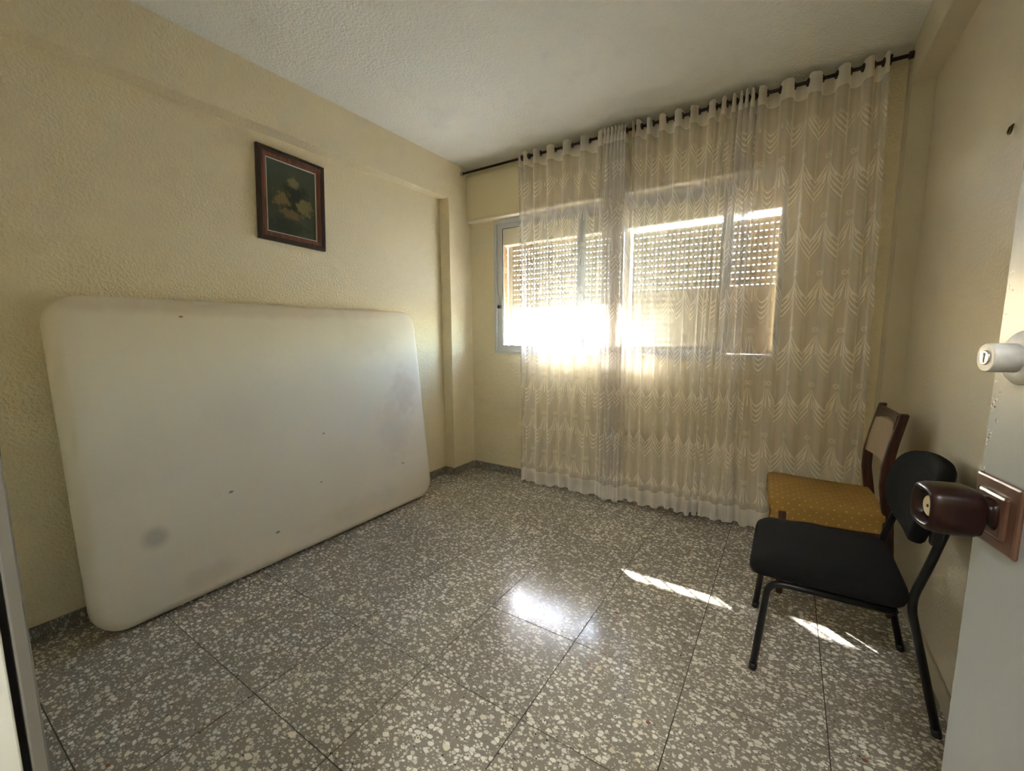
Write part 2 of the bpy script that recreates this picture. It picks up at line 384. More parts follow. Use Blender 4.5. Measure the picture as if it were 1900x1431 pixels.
def add_tube(bm, pts, r, n=10, ry=None, closed=False):
    pts = [Vector(p) for p in pts]
    rings = []; N = len(pts)
    t0 = (pts[1] - pts[0]).normalized()
    ref = Vector((0, 0, 1)) if abs(t0.z) < 0.9 else Vector((0, 1, 0))
    a = t0.cross(ref).normalized()
    for i, p in enumerate(pts):
        if closed: tg = (pts[(i + 1) % N] - pts[i - 1]).normalized()
        elif i == 0: tg = t0
        elif i == N - 1: tg = (pts[-1] - pts[-2]).normalized()
        else: tg = (pts[i + 1] - pts[i - 1]).normalized()
        a = (a - tg * a.dot(tg)).normalized(); b = tg.cross(a)
        rr = r[i] if isinstance(r, (list, tuple)) else r
        rb = rr if ry is None else ry
        rings.append([bm.verts.new(p + a * math.cos(2 * PI * k / n) * rr + b * math.sin(2 * PI * k / n) * rb) for k in range(n)])
    for i in range(N if closed else N - 1):
        q, s = rings[i], rings[(i + 1) % N]
        for k in range(n):
            bm.faces.new((q[k], q[(k + 1) % n], s[(k + 1) % n], s[k]))
    if not closed:
        bm.faces.new(rings[0][::-1]); bm.faces.new(rings[-1])
def tube(name, pts, r, mat, parent=None, n=12, ry=None):
    bm = bmesh.new(); add_tube(bm, pts, r, n, ry)
    bmesh.ops.recalc_face_normals(bm, faces=bm.faces)
    return link(name, mesh_from(bm, name), mat, parent, True)
def bend(pts, rad=0.04, seg=5):
    """polyline with rounded corners"""
    P = [Vector(p) for p in pts]; out = [P[0]]
    for i in range(1, len(P) - 1):
        d1 = (P[i - 1] - P[i]); d2 = (P[i + 1] - P[i])
        k = min(rad, d1.length * 0.45, d2.length * 0.45)
        A = P[i] + d1.normalized() * k; B = P[i] + d2.normalized() * k
        for j in range(seg + 1):
            s = j / seg
            out.append(A * (1 - s) ** 2 + P[i] * 2 * s * (1 - s) + B * s * s)
    out.append(P[-1]); return out
def loft(bm, rings, cap=True):
    R = [[bm.verts.new(v) for v in r] for r in rings]
    for q, s in zip(R[:-1], R[1:]):
        n = len(q)
        for k in range(n): bm.faces.new((q[k], q[(k + 1) % n], s[(k + 1) % n], s[k]))
    if cap: bm.faces.new(R[0][::-1]); bm.faces.new(R[-1])
    bmesh.ops.recalc_face_normals(bm, faces=bm.faces)
def lathe_x(name, prof, mat, parent, loc, n=28, sq=2.0):
    """profile [(x, r)] turned about the x axis; sq > 2 squares the section"""
    bm = bmesh.new(); rings = []
    for x, r in prof:
        ring = []
        for k in range(n):
            th = 2 * PI * k / n; c, s = math.cos(th), math.sin(th)
            f = (abs(c) ** sq + abs(s) ** sq) ** (-1 / sq)
            ring.append((x, r * f * c, r * f * s))
        rings.append(ring)
    loft(bm, rings)
    return link(name, mesh_from(bm, name), mat, parent, True, loc)
def empty(name, loc=(0, 0, 0), rz=0.0):
    o = bpy.data.objects.new(name, None); COL.objects.link(o); o.location = loc; o.rotation_euler = (0, 0, rz)
    o.empty_display_size = 0.1
    return o
def tag(o, label=None, cat=None, group=None, kind=None):
    if label: o['label'] = label
    if cat: o['category'] = cat
    if group: o['group'] = group
    if kind: o['kind'] = kind
    return o
def struct(o, label, cat='wall'):
    return tag(o, label, cat, None, 'structure')

# ------------------------------------------------------------------ room shell
XL, XR, YB, YF, ZC = -0.588, 2.32, 1.136, -1.76, 2.535
TS = 0.4
fl = struct(box('floor', (XL - 0.16, XR + 0.16, -3.3, YB + 0.30, -0.14, -0.0022), M_GROUT), 'grey terrazzo tiled floor with white chips and dark joints', 'floor')
tile_cache = {}
for i in range(-2, 6):
    for j in range(-5, 3):
        x0, x1 = max(i * TS, XL), min((i + 1) * TS, XR)
        y0, y1 = max(j * TS, -1.90), min((j + 1) * TS, YB)
        if x1 - x0 < 0.01 or y1 - y0 < 0.01: continue
        g = 0.0017
        key = (round(x1 - x0, 4), round(y1 - y0, 4))
        if key not in tile_cache:
            bm = bmesh.new()
            hx, hy = key[0] / 2 - g, key[1] / 2 - g
            add_box(bm, -hx, hx, -hy, hy, -0.02, 0.0)
            tile_cache[key] = mesh_from(bm, 'tile')
            tile_cache[key].materials.append(M_TERR)
        t_ = link('tile', tile_cache[key], None, fl)
        t_.location = ((x0 + x1) / 2, (y0 + y1) / 2, random.uniform(-0.0003, 0.0))
struct(box('ceiling', (XL - 0.16, XR + 0.16, -3.3, YB + 0.30, ZC, ZC + 0.14), M_CEIL), 'off white stippled plaster ceiling', 'ceiling')

wl = struct(box('wall_left', (XL - 0.15, XL, -1.90, YB + 0.28, -0.1, ZC + 0.06), M_WALL), 'cream stippled wall behind the leaning mattress')
def pier_and_beam(x0, x1, ycol, zb, mat, wall):
    """ceiling beam and corner pier cast in one piece, an L in the y-z plane"""
    bm = bmesh.new()
    P = [(-1.76, zb), (ycol, zb), (ycol, -0.01), (YB + 0.01, -0.01), (YB + 0.01, ZC + 0.01), (-1.76, ZC + 0.01)]
    loft(bm, [[(x0, y, z) for y, z in P], [(x1, y, z) for y, z in P]])
    return link('pier_and_beam', mesh_from(bm, 'pier_and_beam'), mat, wall)
pier_and_beam(XL - 0.02, -0.49, 0.862, 2.255, M_WALL, wl)

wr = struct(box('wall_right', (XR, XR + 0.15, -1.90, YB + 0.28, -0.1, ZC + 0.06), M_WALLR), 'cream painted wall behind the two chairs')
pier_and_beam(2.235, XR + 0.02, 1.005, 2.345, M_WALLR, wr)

# window wall, with the opening
WX0, WX1, WZ0, WZ1 = -0.25, 1.775, 1.030, 2.100
YO = YB + 0.28
wb = struct(boxes('wall_back', [
    (XL - 0.15, WX0, YB, YB + 0.06, -0.1, ZC + 0.06), (WX1, XR + 0.15, YB, YB + 0.06, -0.1, ZC + 0.06),
    (WX0, WX1, YB, YB + 0.06, -0.1, WZ0), (WX0, WX1, YB, YB + 0.06, WZ1, ZC),
    (XL - 0.15, WX0 - 0.08, YB + 0.06, YO, -0.1, ZC + 0.06), (WX1 + 0.08, XR + 0.15, YB + 0.06, YO, -0.1, ZC + 0.06),
    (WX0 - 0.08, WX1 + 0.08, YB + 0.06, YO, -0.1, WZ0 - 0.01), (WX0 - 0.08, WX1 + 0.08, YB + 0.12, YO, 1.935, ZC), (WX0 - 0.08, WX1 + 0.08, YB + 0.06, YB + 0.12, WZ1, ZC)],
    M_WALL), 'cream window wall behind the lace curtains')
# brick reveals either side of the opening
brick_me = {}
for side in (0, 1):
    z = WZ0 + 0.002; k = 0
    while z < 1.93:
        h = min(0.048, 1.935 - z)
        cuts = [(YB + 0.062, YB + 0.130), (YB + 0.134, YB + 0.206)] if k % 2 else [(YB + 0.062, YB + 0.172), (YB + 0.176, YB + 0.206)]
        for y0, y1 in cuts:
            key = (round(y1 - y0, 4), round(h, 4))
            if key not in brick_me:
                bm = bmesh.new(); add_box(bm, -0.039, 0.039, -key[0] / 2, key[0] / 2, 0, key[1], bev=0.002, seg=1)
                brick_me[key] = mesh_from(bm, 'brick'); brick_me[key].materials.append(M_BRICK)
            o = link('brick', brick_me[key], None, wb)
            o.location = ((WX0 - 0.040 if side == 0 else WX1 + 0.040) + random.uniform(-0.001, 0.001), (y0 + y1) / 2, z)
        z += 0.052; k += 1
boxes('mortar', [(WX0 - 0.079, WX0 - 0.006, YB + 0.062, YB + 0.204, WZ0, 1.934), (WX1 + 0.006, WX1 + 0.079, YB + 0.062, YB + 0.204, WZ0, 1.934)], M_MORTAR, wb)
M_SILL = simple('brown_stone_sill', (0.26, 0.20, 0.14), 0.8, var=0.15)
box('window_sill', (WX0, WX1, YB + 0.075, YO + 0.04, WZ0 - 0.012, WZ0 + 0.022), M_SILL, wb, bev=0.003)
# roller shutter box under the ceiling
sb = box('shutter_box', (-0.488, 1.925, YB - 0.055, YB + 0.001, 2.115, 2.47), M_BOX, wb, bev=0.002)
box('box_cover', (-0.435, 1.875, YB - 0.062, YB - 0.054, 2.128, 2.455), M_BOX, sb, bev=0.0015)

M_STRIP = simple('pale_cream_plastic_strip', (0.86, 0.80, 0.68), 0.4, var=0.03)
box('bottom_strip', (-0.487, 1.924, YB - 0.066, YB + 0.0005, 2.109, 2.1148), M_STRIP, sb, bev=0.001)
box('lintel_lit_strip', (WX0 - 0.005, WX1 + 0.005, YB + 0.118, YB + 0.205, 1.926, 1.9345), M_STRIP, wb, bev=0.001)  # added pale strip; its colour stands in for light on the lintel underside

# wall with the doorway the photograph is taken from, and the hall behind it
DX0, DX1, DZ = 1.30, 2.205, 2.06
struct(boxes('wall_front', [(XL - 0.15, DX0 - 0.05, -1.90, YF, -0.1, ZC + 0.06), (DX1 + 0.045, XR + 0.15, -1.90, YF, -0.1, ZC + 0.06), (DX0 - 0.05, DX1 + 0.045, -1.90, YF, DZ + 0.045, ZC)], M_WALL), 'cream wall around the doorway')
struct(boxes('wall_hall', [(XL - 0.15, XR + 0.16, -3.3, -3.2, -0.1, ZC + 0.06), (XL - 0.16, XL - 0.06, -3.2, -1.9, -0.1, ZC + 0.06), (XR + 0.06, XR + 0.16, -3.2, -1.9, -0.1, ZC + 0.06)], M_WALL), 'plain cream hall walls behind the doorway')

M_JAMB = simple('white_jamb_paint', (0.72, 0.76, 0.76), 0.35, var=0.05, scale=5)
df = tag(empty('door_frame', (DX0, -1.83, 0)), 'grey white painted door frame along the left picture edge', 'door frame')
def fr(name, e, m, bev=0.0):
    o = box(name, e, m, None, bev); o.parent = df; o.matrix_parent_inverse = Matrix.Translation((-DX0, 1.83, 0)); return o
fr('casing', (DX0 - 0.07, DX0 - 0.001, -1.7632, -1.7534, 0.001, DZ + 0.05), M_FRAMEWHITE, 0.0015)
fr('slot_strip', (DX0 - 0.045, DX0 - 0.012, -1.7690, -1.7632, 0.001, DZ), M_BLACKMATT)  # black strip filling the slot between casing and jamb
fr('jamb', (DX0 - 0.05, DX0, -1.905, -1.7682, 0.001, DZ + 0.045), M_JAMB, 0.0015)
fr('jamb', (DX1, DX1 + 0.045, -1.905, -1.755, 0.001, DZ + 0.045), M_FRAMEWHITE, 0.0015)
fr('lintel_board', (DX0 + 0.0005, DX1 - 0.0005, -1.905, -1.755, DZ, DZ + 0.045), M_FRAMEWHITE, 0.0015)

# unseen fill lamp, added on the hall ceiling to brighten the room
hl = tag(empty('added_fill_lamp', (1.75, -2.55, ZC)), 'added unseen fill lamp on the hall ceiling behind the doorway', 'lamp')
bm = bmesh.new(); loft(bm, [[(r * math.cos(2 * PI * k / 24), r * math.sin(2 * PI * k / 24), z) for k in range(24)] for z, r in ((0.0, 0.11), (-0.02, 0.11), (-0.02, 0.10))])
link('fill_lamp_base', mesh_from(bm, 'fill_lamp_base'), M_STEEL, hl)
tl_ = NT('fill_lamp_glow'); em_ = tl_.n('ShaderNodeEmission'); em_.inputs[0].default_value = (0.95, 0.98, 1.0, 1); em_.inputs[1].default_value = 16
tl_.t.links.new(em_.outputs[0], tl_.out.inputs[0])
bm = bmesh.new(); loft(bm, [[(r * math.cos(2 * PI * k / 24), r * math.sin(2 * PI * k / 24), z) for k in range(24)] for z, r in ((-0.02, 0.125), (-0.05, 0.135), (-0.085, 0.115), (-0.105, 0.07), (-0.112, 0.02))])
link('fill_lamp_shade', mesh_from(bm, 'fill_lamp_shade'), tl_.m, hl, True)

# baseboards, one piece per 40 cm
def baseboard(name, runs, mat, label, h):
    root = struct(empty(name), label, 'baseboard')
    for (x0, y0, x1, y1, nx, ny) in runs:
        L = math.hypot(x1 - x0, y1 - y0); n = max(1, round(L / 0.4)); T = 0.011
        for k in range(n):
            a, b = k / n, (k + 1) / n
            xa, ya, xb, yb = x0 + (x1 - x0) * a, y0 + (y1 - y0) * a, x0 + (x1 - x0) * b, y0 + (y1 - y0) * b
            gx, gy = (0.0007, 0) if abs(x1 - x0) > abs(y1 - y0) else (0, 0.0007)
            e = (min(xa, xb) + gx, max(xa, xb) - gx, min(ya, yb) + gy, max(ya, yb) - gy)
            if nx > 0: e = (e[0], e[0] + T, e[2], e[3])
            elif nx < 0: e = (e[1] - T, e[1], e[2], e[3])
            elif ny < 0: e = (e[0], e[1], e[3] - T, e[3])
            box('baseboard_tile', (e[0], e[1], e[2], e[3], 0.0005, h), mat, root, bev=0.0015, seg=1)
baseboard('baseboard_left', [(XL, -1.745, XL, 0.850, 1, 0), (XL, 0.862, -0.479, 0.862, 0, -1), (-0.49, 0.863, -0.49, YB - 0.0115, 1, 0)], M_TERRB, 'dark grey terrazzo baseboard below the mattress wall', 0.062)
baseboard('baseboard_back', [(-0.479, YB, 2.224, YB, 0, -1)], M_TERRB, 'dark grey terrazzo baseboard below the window', 0.062)
baseboard('baseboard_right', [(XR, -1.745, XR, 0.994, -1, 0), (2.235, 1.006, 2.235, YB - 0.0115, -1, 0)], M_BASER, 'pale painted baseboard along the chair wall', 0.070)

# ground outside, far below the window
struct(box('ground', (-60, 60, 3.0, 90, -7.2, -7.0), M_GLAZED), 'pale sunlit ground outside the window', 'ground')

# ------------------------------------------------------------------ window
wn = struct(empty('window_1', ((WX0 + WX1) / 2, YB, WZ0)), 'aluminium sliding window behind the lace curtains', 'window')
WI = Matrix.Translation((-(WX0 + WX1) / 2, -YB, -WZ0))
def wpart(name, exts, mat, parent=None, bev=0.0015):
    o = boxes(name, exts, mat, None, bev); o.parent = parent or wn
    if parent is None: o.matrix_parent_inverse = WI
    return o
ya, yb_ = YB - 0.008, YB + 0.075
wpart('outer_frame', [(WX0, WX0 + 0.024, ya, yb_, WZ0, WZ1), (WX1 - 0.024, WX1, ya, yb_, WZ0, WZ1), (WX0 + 0.024, WX1 - 0.024, ya, yb_, WZ0, WZ0 + 0.020), (WX0 + 0.024, WX1 - 0.024, ya, YB, WZ1 - 0.030, WZ1),
      (WX0 + 0.024, WX1 - 0.024, YB, yb_, WZ1 - 0.008, WZ1), (WX0 + 0.024, WX1 - 0.024, YB + 0.034, YB + 0.038, WZ1 - 0.032, WZ1 - 0.008)], M_ALU)
wpart('track_dark_strip', [(WX0 + 0.026, WX1 - 0.026, YB + 0.001, YB + 0.033, WZ1 - 0.011, WZ1 - 0.0085)], M_BLACKMATT, bev=0)  # black strip along the top track groove
def sash(x0, x1, y, st_l, st_r):
    z0, z1 = WZ0 + 0.021, WZ1 - 0.014
    rb, rt = 0.040, 0.052
    s = wpart('sash', [(x0, x0 + st_l, y, y + 0.026, z0, z1), (x1 - st_r, x1, y, y + 0.026, z0, z1), (x0 + st_l, x1 - st_r, y, y + 0.026, z0, z0 + rb), (x0 + st_l, x1 - st_r, y, y + 0.026, z1 - rt, z1)], M_ALU)
    g = wpart('pane', [(x0 + st_l - 0.004, x1 - st_r + 0.004, y + 0.011, y + 0.015, z0 + rb - 0.004, z1 - rt + 0.004)], M_GLASS, s, 0)
    bd = wpart('glazing_bead', [(x0 + st_l, x0 + st_l + 0.004, y + 0.004, y + 0.010, z0 + rb, z1 - rt), (x1 - st_r - 0.004, x1 - st_r, y + 0.004, y + 0.010, z0 + rb, z1 - rt),
          (x0 + st_l + 0.004, x1 - st_r - 0.004, y + 0.004, y + 0.010, z0 + rb, z0 + rb + 0.004), (x0 + st_l + 0.004, x1 - st_r - 0.004, y + 0.004, y + 0.010, z1 - rt - 0.004, z1 - rt)], M_BLACKPLA, s, 0)
    return s
sa = sash(WX0 + 0.026, 0.785, YB + 0.004, 0.050, 0.050)
sbk = sash(0.470, 1.500, YB + 0.042, 0.055, 0.052)
# latch and finger pull on the left sash, latch on the right one
bm = bmesh.new(); add_tube(bm, [(-0.203, YB - 0.012, 1.412), (-0.203, YB + 0.0035, 1.412)], 0.013, 16)
bmesh.ops.recalc_face_normals(bm, faces=bm.faces)
o = link('latch_button', mesh_from(bm, 'latch_button'), M_BLACKPLA, sa, True)
wpart('finger_pull', [(-0.222, -0.212, YB - 0.006, YB + 0.0035, 1.44, 1.51)], M_ALU, sa, 0.003)
wpart('latch_button', [(1.466, 1.484, YB + 0.030, YB + 0.0415, 1.50, 1.53), (1.462, 1.478, YB + 0.030, YB + 0.0415, 1.415, 1.44)], M_BLACKPLA, sbk, 0.004)

# ------------------------------------------------------------------ roller shutters
def slat_mesh(L, H, gap, tilt=0.0, holes=True):
    """curved hollow slat with its linking tongue pierced by light slots"""
    bm = bmesh.new(); n = 5; T = 0.007
    prof = []
    for k in range(n + 1):
        s = k / n; prof.append((-(0.0045 * (1 - (2 * s - 1) ** 2)), s * (H - gap)))
    outer = [(y, z) for y, z in prof]; inner = [(y + T, z) for y, z in prof]
    loop = outer + inner[::-1]
    r0 = [(0, y, z) for y, z in loop]; r1 = [(L, y, z + tilt) for y, z in loop]
    loft(bm, [r0, r1])
    if not holes: add_box(bm, 0, L, 0.0015, 0.0045, -gap - 0.0008, 0.0008)
    else:
        p = 0.029; k = 0; x = 0.0
        while x < L:
            x1 = min(x + 0.0165, L)
            add_box(bm, x, x1, 0.0015, 0.0045, -gap - 0.0008, 0.0008)
            x += p
    return mesh_from(bm, 'slat')
def shutter(x0, x1, zb, ztop, label, nopen, y=YB + 0.218):
    root = tag(empty('roller_shutter', (x0, y, zb)), label, 'shutter')
    P = 0.0412; L = x1 - x0 - 0.03
    z = 0.034
    mo = slat_mesh(L, P, 0.0058); mc = slat_mesh(L, P, 0.0045, 0.0, False)
    mo.materials.append(M_SLAT); mc.materials.append(M_SLAT)
    bar = bmesh.new(); add_box(bar, 0.015, x1 - x0 - 0.015, -0.003, 0.008, 0.0, 0.031, bev=0.001)
    link('bottom_bar', mesh_from(bar, 'bottom_bar'), M_SLAT, root)
    total = int((ztop - zb - z) / P) + 1
    for k in range(total):
        o = link('slat', mo if k >= total - nopen else mc, None, root, True)
        o.location = (0.015, 0, z + k * P)
    return root
s1 = shutter(WX0 + 0.02, 0.775, 1.410, 1.935, 'half raised cream roller shutter outside the window, bright gap below', 13)
s2 = shutter(0.815, WX1 - 0.015, 1.098, 1.935, 'lowered cream roller shutter outside the window beside the half raised one', 10)
s2.rotation_euler = (0, math.radians(0.3), 0); s2.location.z = 1.0575
for nm, e in (('shutter_guide', (WX0 + 0.001, WX0 + 0.040, YB + 0.207, YB + 0.24, WZ0 + 0.02, 1.935)), ('shutter_guide', (0.772, 0.818, YB + 0.207, YB + 0.24, WZ0 + 0.02, 1.935)), ('shutter_guide', (WX1 - 0.035, WX1 - 0.001, YB + 0.207, YB + 0.24, WZ0 + 0.02, 1.935))):
    x0, x1, y0, y1, z0, z1 = e
    boxes(nm, [(x0, x1, y0, y0 + 0.003, z0, z1), (x0, x1, y1 - 0.003, y1, z0, z1), (x0, x0 + 0.003, y0, y1, z0, z1) if x0 < 0 else (x1 - 0.003, x1, y0, y1, z0, z1) if x0 > 1 else ((x0 + x1) / 2 - 0.0015, (x0 + x1) / 2 + 0.0015, y0, y1, z0, z1)], M_SLAT, wb)

# ------------------------------------------------------------------ curtain rod and lace curtains
RY, RZ = 1.022, 2.478
rod = tag(empty('curtain_rod', (0.85, RY, RZ)), 'thin dark metal curtain rod below the ceiling across the window wall', 'curtain rod')
RI = Matrix.Translation((-0.85, -RY, -RZ))
o = tube('rod', [(-0.478 + 2.702 * k / 30, RY, RZ) for k in range(31)], 0.0085, M_DARKROD, None, 14); o.parent = rod; o.matrix_parent_inverse = RI
for x0, x1 in ((-0.4895, -0.470), (2.216, 2.2345)):
    o = tube('rod_socket', [(x0, RY, RZ), (x1, RY, RZ)], 0.016, M_STEEL if x0 < 0 else M_DARKROD, None, 16); o.parent = rod; o.matrix_parent_inverse = RI
for bx in (2.150,):
    o = boxes('bracket', [(bx - 0.008, bx + 0.008, RY - 0.012, RY + 0.012, RZ + 0.0075, RZ + 0.022), (bx - 0.006, bx + 0.006, RY - 0.016, RY + 0.016, RZ - 0.016, RZ - 0.0080)], M_DARKROD, None, 0.002); o.parent = rod; o.matrix_parent_inverse = RI

def curtain(label, tops, bots, seed):
    rnd = random.Random(seed)
    n = len(tops); SP = 14
    root = tag(empty('lace_curtain', ((tops[0] + tops[-1]) / 2, RY, RZ)), label, 'curtain', 'white lace curtains on the rod')
    RIc = Matrix.Translation((-(tops[0] + tops[-1]) / 2, -RY, -RZ))
    # fold amplitudes from the spacing, so that each fold uses about the same cloth
    def amp(sp): return max(0.006, min(0.034 if sp > 0.034 else 0.050, math.sqrt(max(0.0, 0.185 ** 2 - sp ** 2)) / 4.0))
    sp_t = [(tops[i + 1] - tops[i]) for i in range(n - 1)]
    sp_b = [(bots[i + 1] - bots[i]) for i in range(n - 1)]
    At = [amp(s) for s in sp_t]; Ab = [amp(s) * (rnd.uniform(0.25, 0.7) if s > 0.045 else 1.0) for s in sp_b]
    drift = [rnd.uniform(-0.008, 0.008) for _ in range(n)]
    cols = []
    for i in range(n - 1):
        for k in range(SP):
            cols.append((i, k / SP))
    cols.append((n - 2, 1.0))
    NV = 56
    z_top = RZ + 0.026
    bm = bmesh.new(); uvl = bm.loops.layers.uv.new('UVMap')
    def smooth(arr, i, f):
        j = min(i + 1, len(arr) - 1); h = max(i - 1, 0)
        # value centred on each interval
        if f < 0.5: return arr[h] + (arr[i] - arr[h]) * (f + 0.5)
        return arr[i] + (arr[j] - arr[i]) * (f - 0.5)
    def P(ci, s):
        """s 0 at the top, 1 at the hem"""
        i, f = cols[ci]
        e = s ** 0.85
        xt = tops[i] + (tops[i + 1] - tops[i]) * f
        xb = bots[i] + (bots[i + 1] - bots[i]) * f
        dr = (drift[i] * (1 - f) + drift[i + 1] * f) * math.sin(PI * s)
        x = xt + (xb - xt) * e + dr
        a = smooth(At, i, f) * (1 - e) + smooth(Ab, i, f) * e
        # the folds relax a little in the middle of the drop
        a *= 1 - 0.25 * math.sin(PI * s) * (0.5 + 0.5 * math.sin(i * 2.3))
        c = math.cos(2 * PI * f)
        c = math.copysign(abs(c) ** 0.8, c)
        y = RY - a * c
        sp = sp_t[i] * (1 - e) + sp_b[i] * e
        x += (0.05 * sp + 0.034 * math.exp(-(sp / 0.031) ** 2) * min(1.0, s * 12)) * math.sin(4 * PI * f)
        y += 0.004 * math.sin(9 * s + i * 1.7) * s
        hem = 0.012 + 0.013 * max(0.0, x) + 0.008 * math.sin(i * 1.9 + f * 2)
        ztop = z_top + 0.006 * c * 0.6 + 0.003 * math.sin(i * 2.1)
        return Vector((x, min(y, YB - 0.068) if s < 0.25 else min(y, YB - 0.02), ztop + (hem - ztop) * s))
    grid = []
    for r in range(NV + 1):
        s = r / NV
        grid.append([bm.verts.new(P(c, s)) for c in range(len(cols))])
    U = [0.0]
    for c in range(1, len(cols)):
        U.append(U[-1] + (grid[6][c].co - grid[6][c - 1].co).length)
    for r in range(NV):
        for c in range(len(cols) - 1):
            vs = (grid[r][c], grid[r + 1][c], grid[r + 1][c + 1], grid[r][c + 1])
            f = bm.faces.new(vs)
            for lp, (rr, cc) in zip(f.loops, ((r, c), (r + 1, c), (r + 1, c + 1), (r, c + 1))):
                lp[uvl].uv = (U[cc] + seed * 0.037, 2.47 * (1 - rr / NV))
    o = link('cloth', mesh_from(bm, 'cloth'), M_LACE, None, True); o.parent = root; o.matrix_parent_inverse = RIc
    # eyelets where the cloth passes the rod
    eb = bmesh.new()
    add_tube(eb, [(0, 0.0155 * math.cos(2 * PI * k / 18), 0.0155 * math.sin(2 * PI * k / 18)) for k in range(18)], 0.0042, 6, None, True)
    bmesh.ops.recalc_face_normals(eb, faces=eb.faces)
    em = mesh_from(eb, 'eyelet'); em.materials.append(M_DARKROD)
    for p in em.polygons: p.use_smooth = True
    for i in range(n - 1):
        for f, sg in ((0.25, 1), (0.75, -1)):
            e = link('eyelet', em, None, root)
            c = min(range(len(cols)), key=lambda q: abs(cols[q][0] + cols[q][1] - i - f))
            q = P(c, 0.011)
            e.location = (q.x - root.location.x, 0, 0)
            slope = math.atan2(tops[i + 1] - tops[i], At[i] * 2 * PI) * 0.9
            e.rotation_euler = (0, 0, sg * slope * -1 * 0.9)
    return root
T1 = [.077, .124, .215, .329, .459, .591, .717, .742, .766, .790, .813, .835, .857, .880]
B1 = [.080, .140, .237, .340, .430, .517, .630, .735, .765, .790, .815, .842, .866, .893]
curtain('white lace curtain covering the half raised shutter side, bunched at its inner edge', T1, B1, 3)
T2 = [.925, .952, 1.022, 1.097, 1.191, 1.278, 1.383, 1.439, 1.493, 1.526, 1.552, 1.582, 1.615, 1.740, 1.861, 1.978, 2.076, 2.144]
B2 = [.900, .965, 1.040, 1.136, 1.215, 1.275, 1.342, 1.385, 1.423, 1.500, 1.560, 1.590, 1.655, 1.750, 1.870, 2.000, 2.100, 2.190]
curtain('wide white lace curtain behind the chairs, bunched near its middle', T2, B2, 5)

# ------------------------------------------------------------------ mattress
def make_mattress():
    Lh, H, T, R, e = 0.9305, 1.350, 0.112, 0.115, 0.044
    def outline(inset):
        r = max(0.02, R - inset); pts = []
        hw, z0, z1 = Lh - inset, inset, H - inset
        for cy, cz, a0 in ((hw - r, z0 + r, -PI / 2), (hw - r, z1 - r, 0), (-hw + r, z1 - r, PI / 2), (-hw + r, z0 + r, PI)):
            for k in range(9):
                a = a0 + PI / 2 * k / 8; pts.append((cy + r * math.cos(a), cz + r * math.sin(a)))
        # extra points along the straight sides
        out = []
        for i, p in enumerate(pts):
            out.append(p)
            q = pts[(i + 1) % len(pts)]
            d = math.hypot(q[0] - p[0], q[1] - p[1])
            if d > 0.3:
                for k in range(1, 12): out.append((p[0] + (q[0] - p[0]) * k / 12, p[1] + (q[1] - p[1]) * k / 12))
        return out
    rings = []
    for sgn in (-1, 1):
        seq = []
        for k in range(7):
            a = PI / 2 * k / 6
            seq.append((e * (1 - math.sin(a)) if False else e - e * math.cos(PI / 2 - a), (T / 2 - e) + e * math.cos(a) if False else (T / 2 - e) + e * math.sin(PI / 2 - a)))
        # seq runs from the flat face to the side
        seq = [(e - e * math.sin(PI / 2 * k / 6), (T / 2 - e) + e * math.cos(PI / 2 * k / 6)) for k in range(7)]
        rings.append(seq)
    bm = bmesh.new()
    prof = [(i, -x) for i, x in rings[0]] + [(i, x) for i, x in rings[1][::-1]]
    prof = [(0.12, -T / 2 - 0.0025)] + prof + [(0.12, T / 2 + 0.0025)]
    prof = [(0.30, -T / 2 - 0.005)] + prof + [(0.30, T / 2 + 0.005)]
    loops = []
    for ins, x in prof:
        loops.append([(x, y, z) for y, z in outline(ins)])
    loft(bm, loops)
    return mesh_from(bm, 'mattress')
mt = link('mattress', make_mattress(), M_MATT, None, True)
tag(mt, 'stained off white mattress leaning on edge against the left wall', 'mattress')
LEAN = math.radians(5.9)
mt.rotation_euler = (0, -LEAN, math.radians(0.35))
mt.location = (-0.378, -0.4925, 0.0065)

# ------------------------------------------------------------------ framed picture
pic = tag(empty('framed_picture', (XL, -0.371, 1.944)), 'small dark picture in a red-brown wooden frame hung above the mattress', 'picture')
pic.rotation_euler = (math.radians(-2.1), 0, 0)
def frame_ring(name, w, h, prof, mat):
    """mitred frame: prof is a closed section [(inset, depth)]"""
    bm = bmesh.new(); cor = ((-1, -1), (1, -1), (1, 1), (-1, 1)); R = []
    for sy, sz in cor:
        R.append([bm.verts.new((d, sy * (w / 2 - i), sz * (h / 2 - i))) for i, d in prof])
    for a in range(4):
        q, s = R[a], R[(a + 1) % 4]; n = len(prof)
        for k in range(n): bm.faces.new((q[k], q[(k + 1) % n], s[(k + 1) % n], s[k]))
    bmesh.ops.recalc_face_normals(bm, faces=bm.faces)
    return link(name, mesh_from(bm, name), mat, pic)
PW, PH = 0.388, 0.488
frame_ring('frame', PW, PH, [(0, 0.001), (0, 0.020), (0.004, 0.024), (0.018, 0.024), (0.024, 0.019), (0.024, 0.001)], M_FRAMEDARK)
frame_ring('frame_moulding', PW - 0.046, PH - 0.046, [(0, 0.002), (0, 0.017), (0.010, 0.020), (0.024, 0.016), (0.027, 0.010), (0.027, 0.002)], M_FRAMERED)
frame_ring('liner', PW - 0.098, PH - 0.098, [(0, 0.003), (0, 0.012), (0.005, 0.009), (0.005, 0.003)], M_LINER)
box('painting', (0.002, 0.0065, -(PW - 0.106) / 2, (PW - 0.106) / 2, -(PH - 0.106) / 2, (PH - 0.106) / 2), M_PICT, pic)

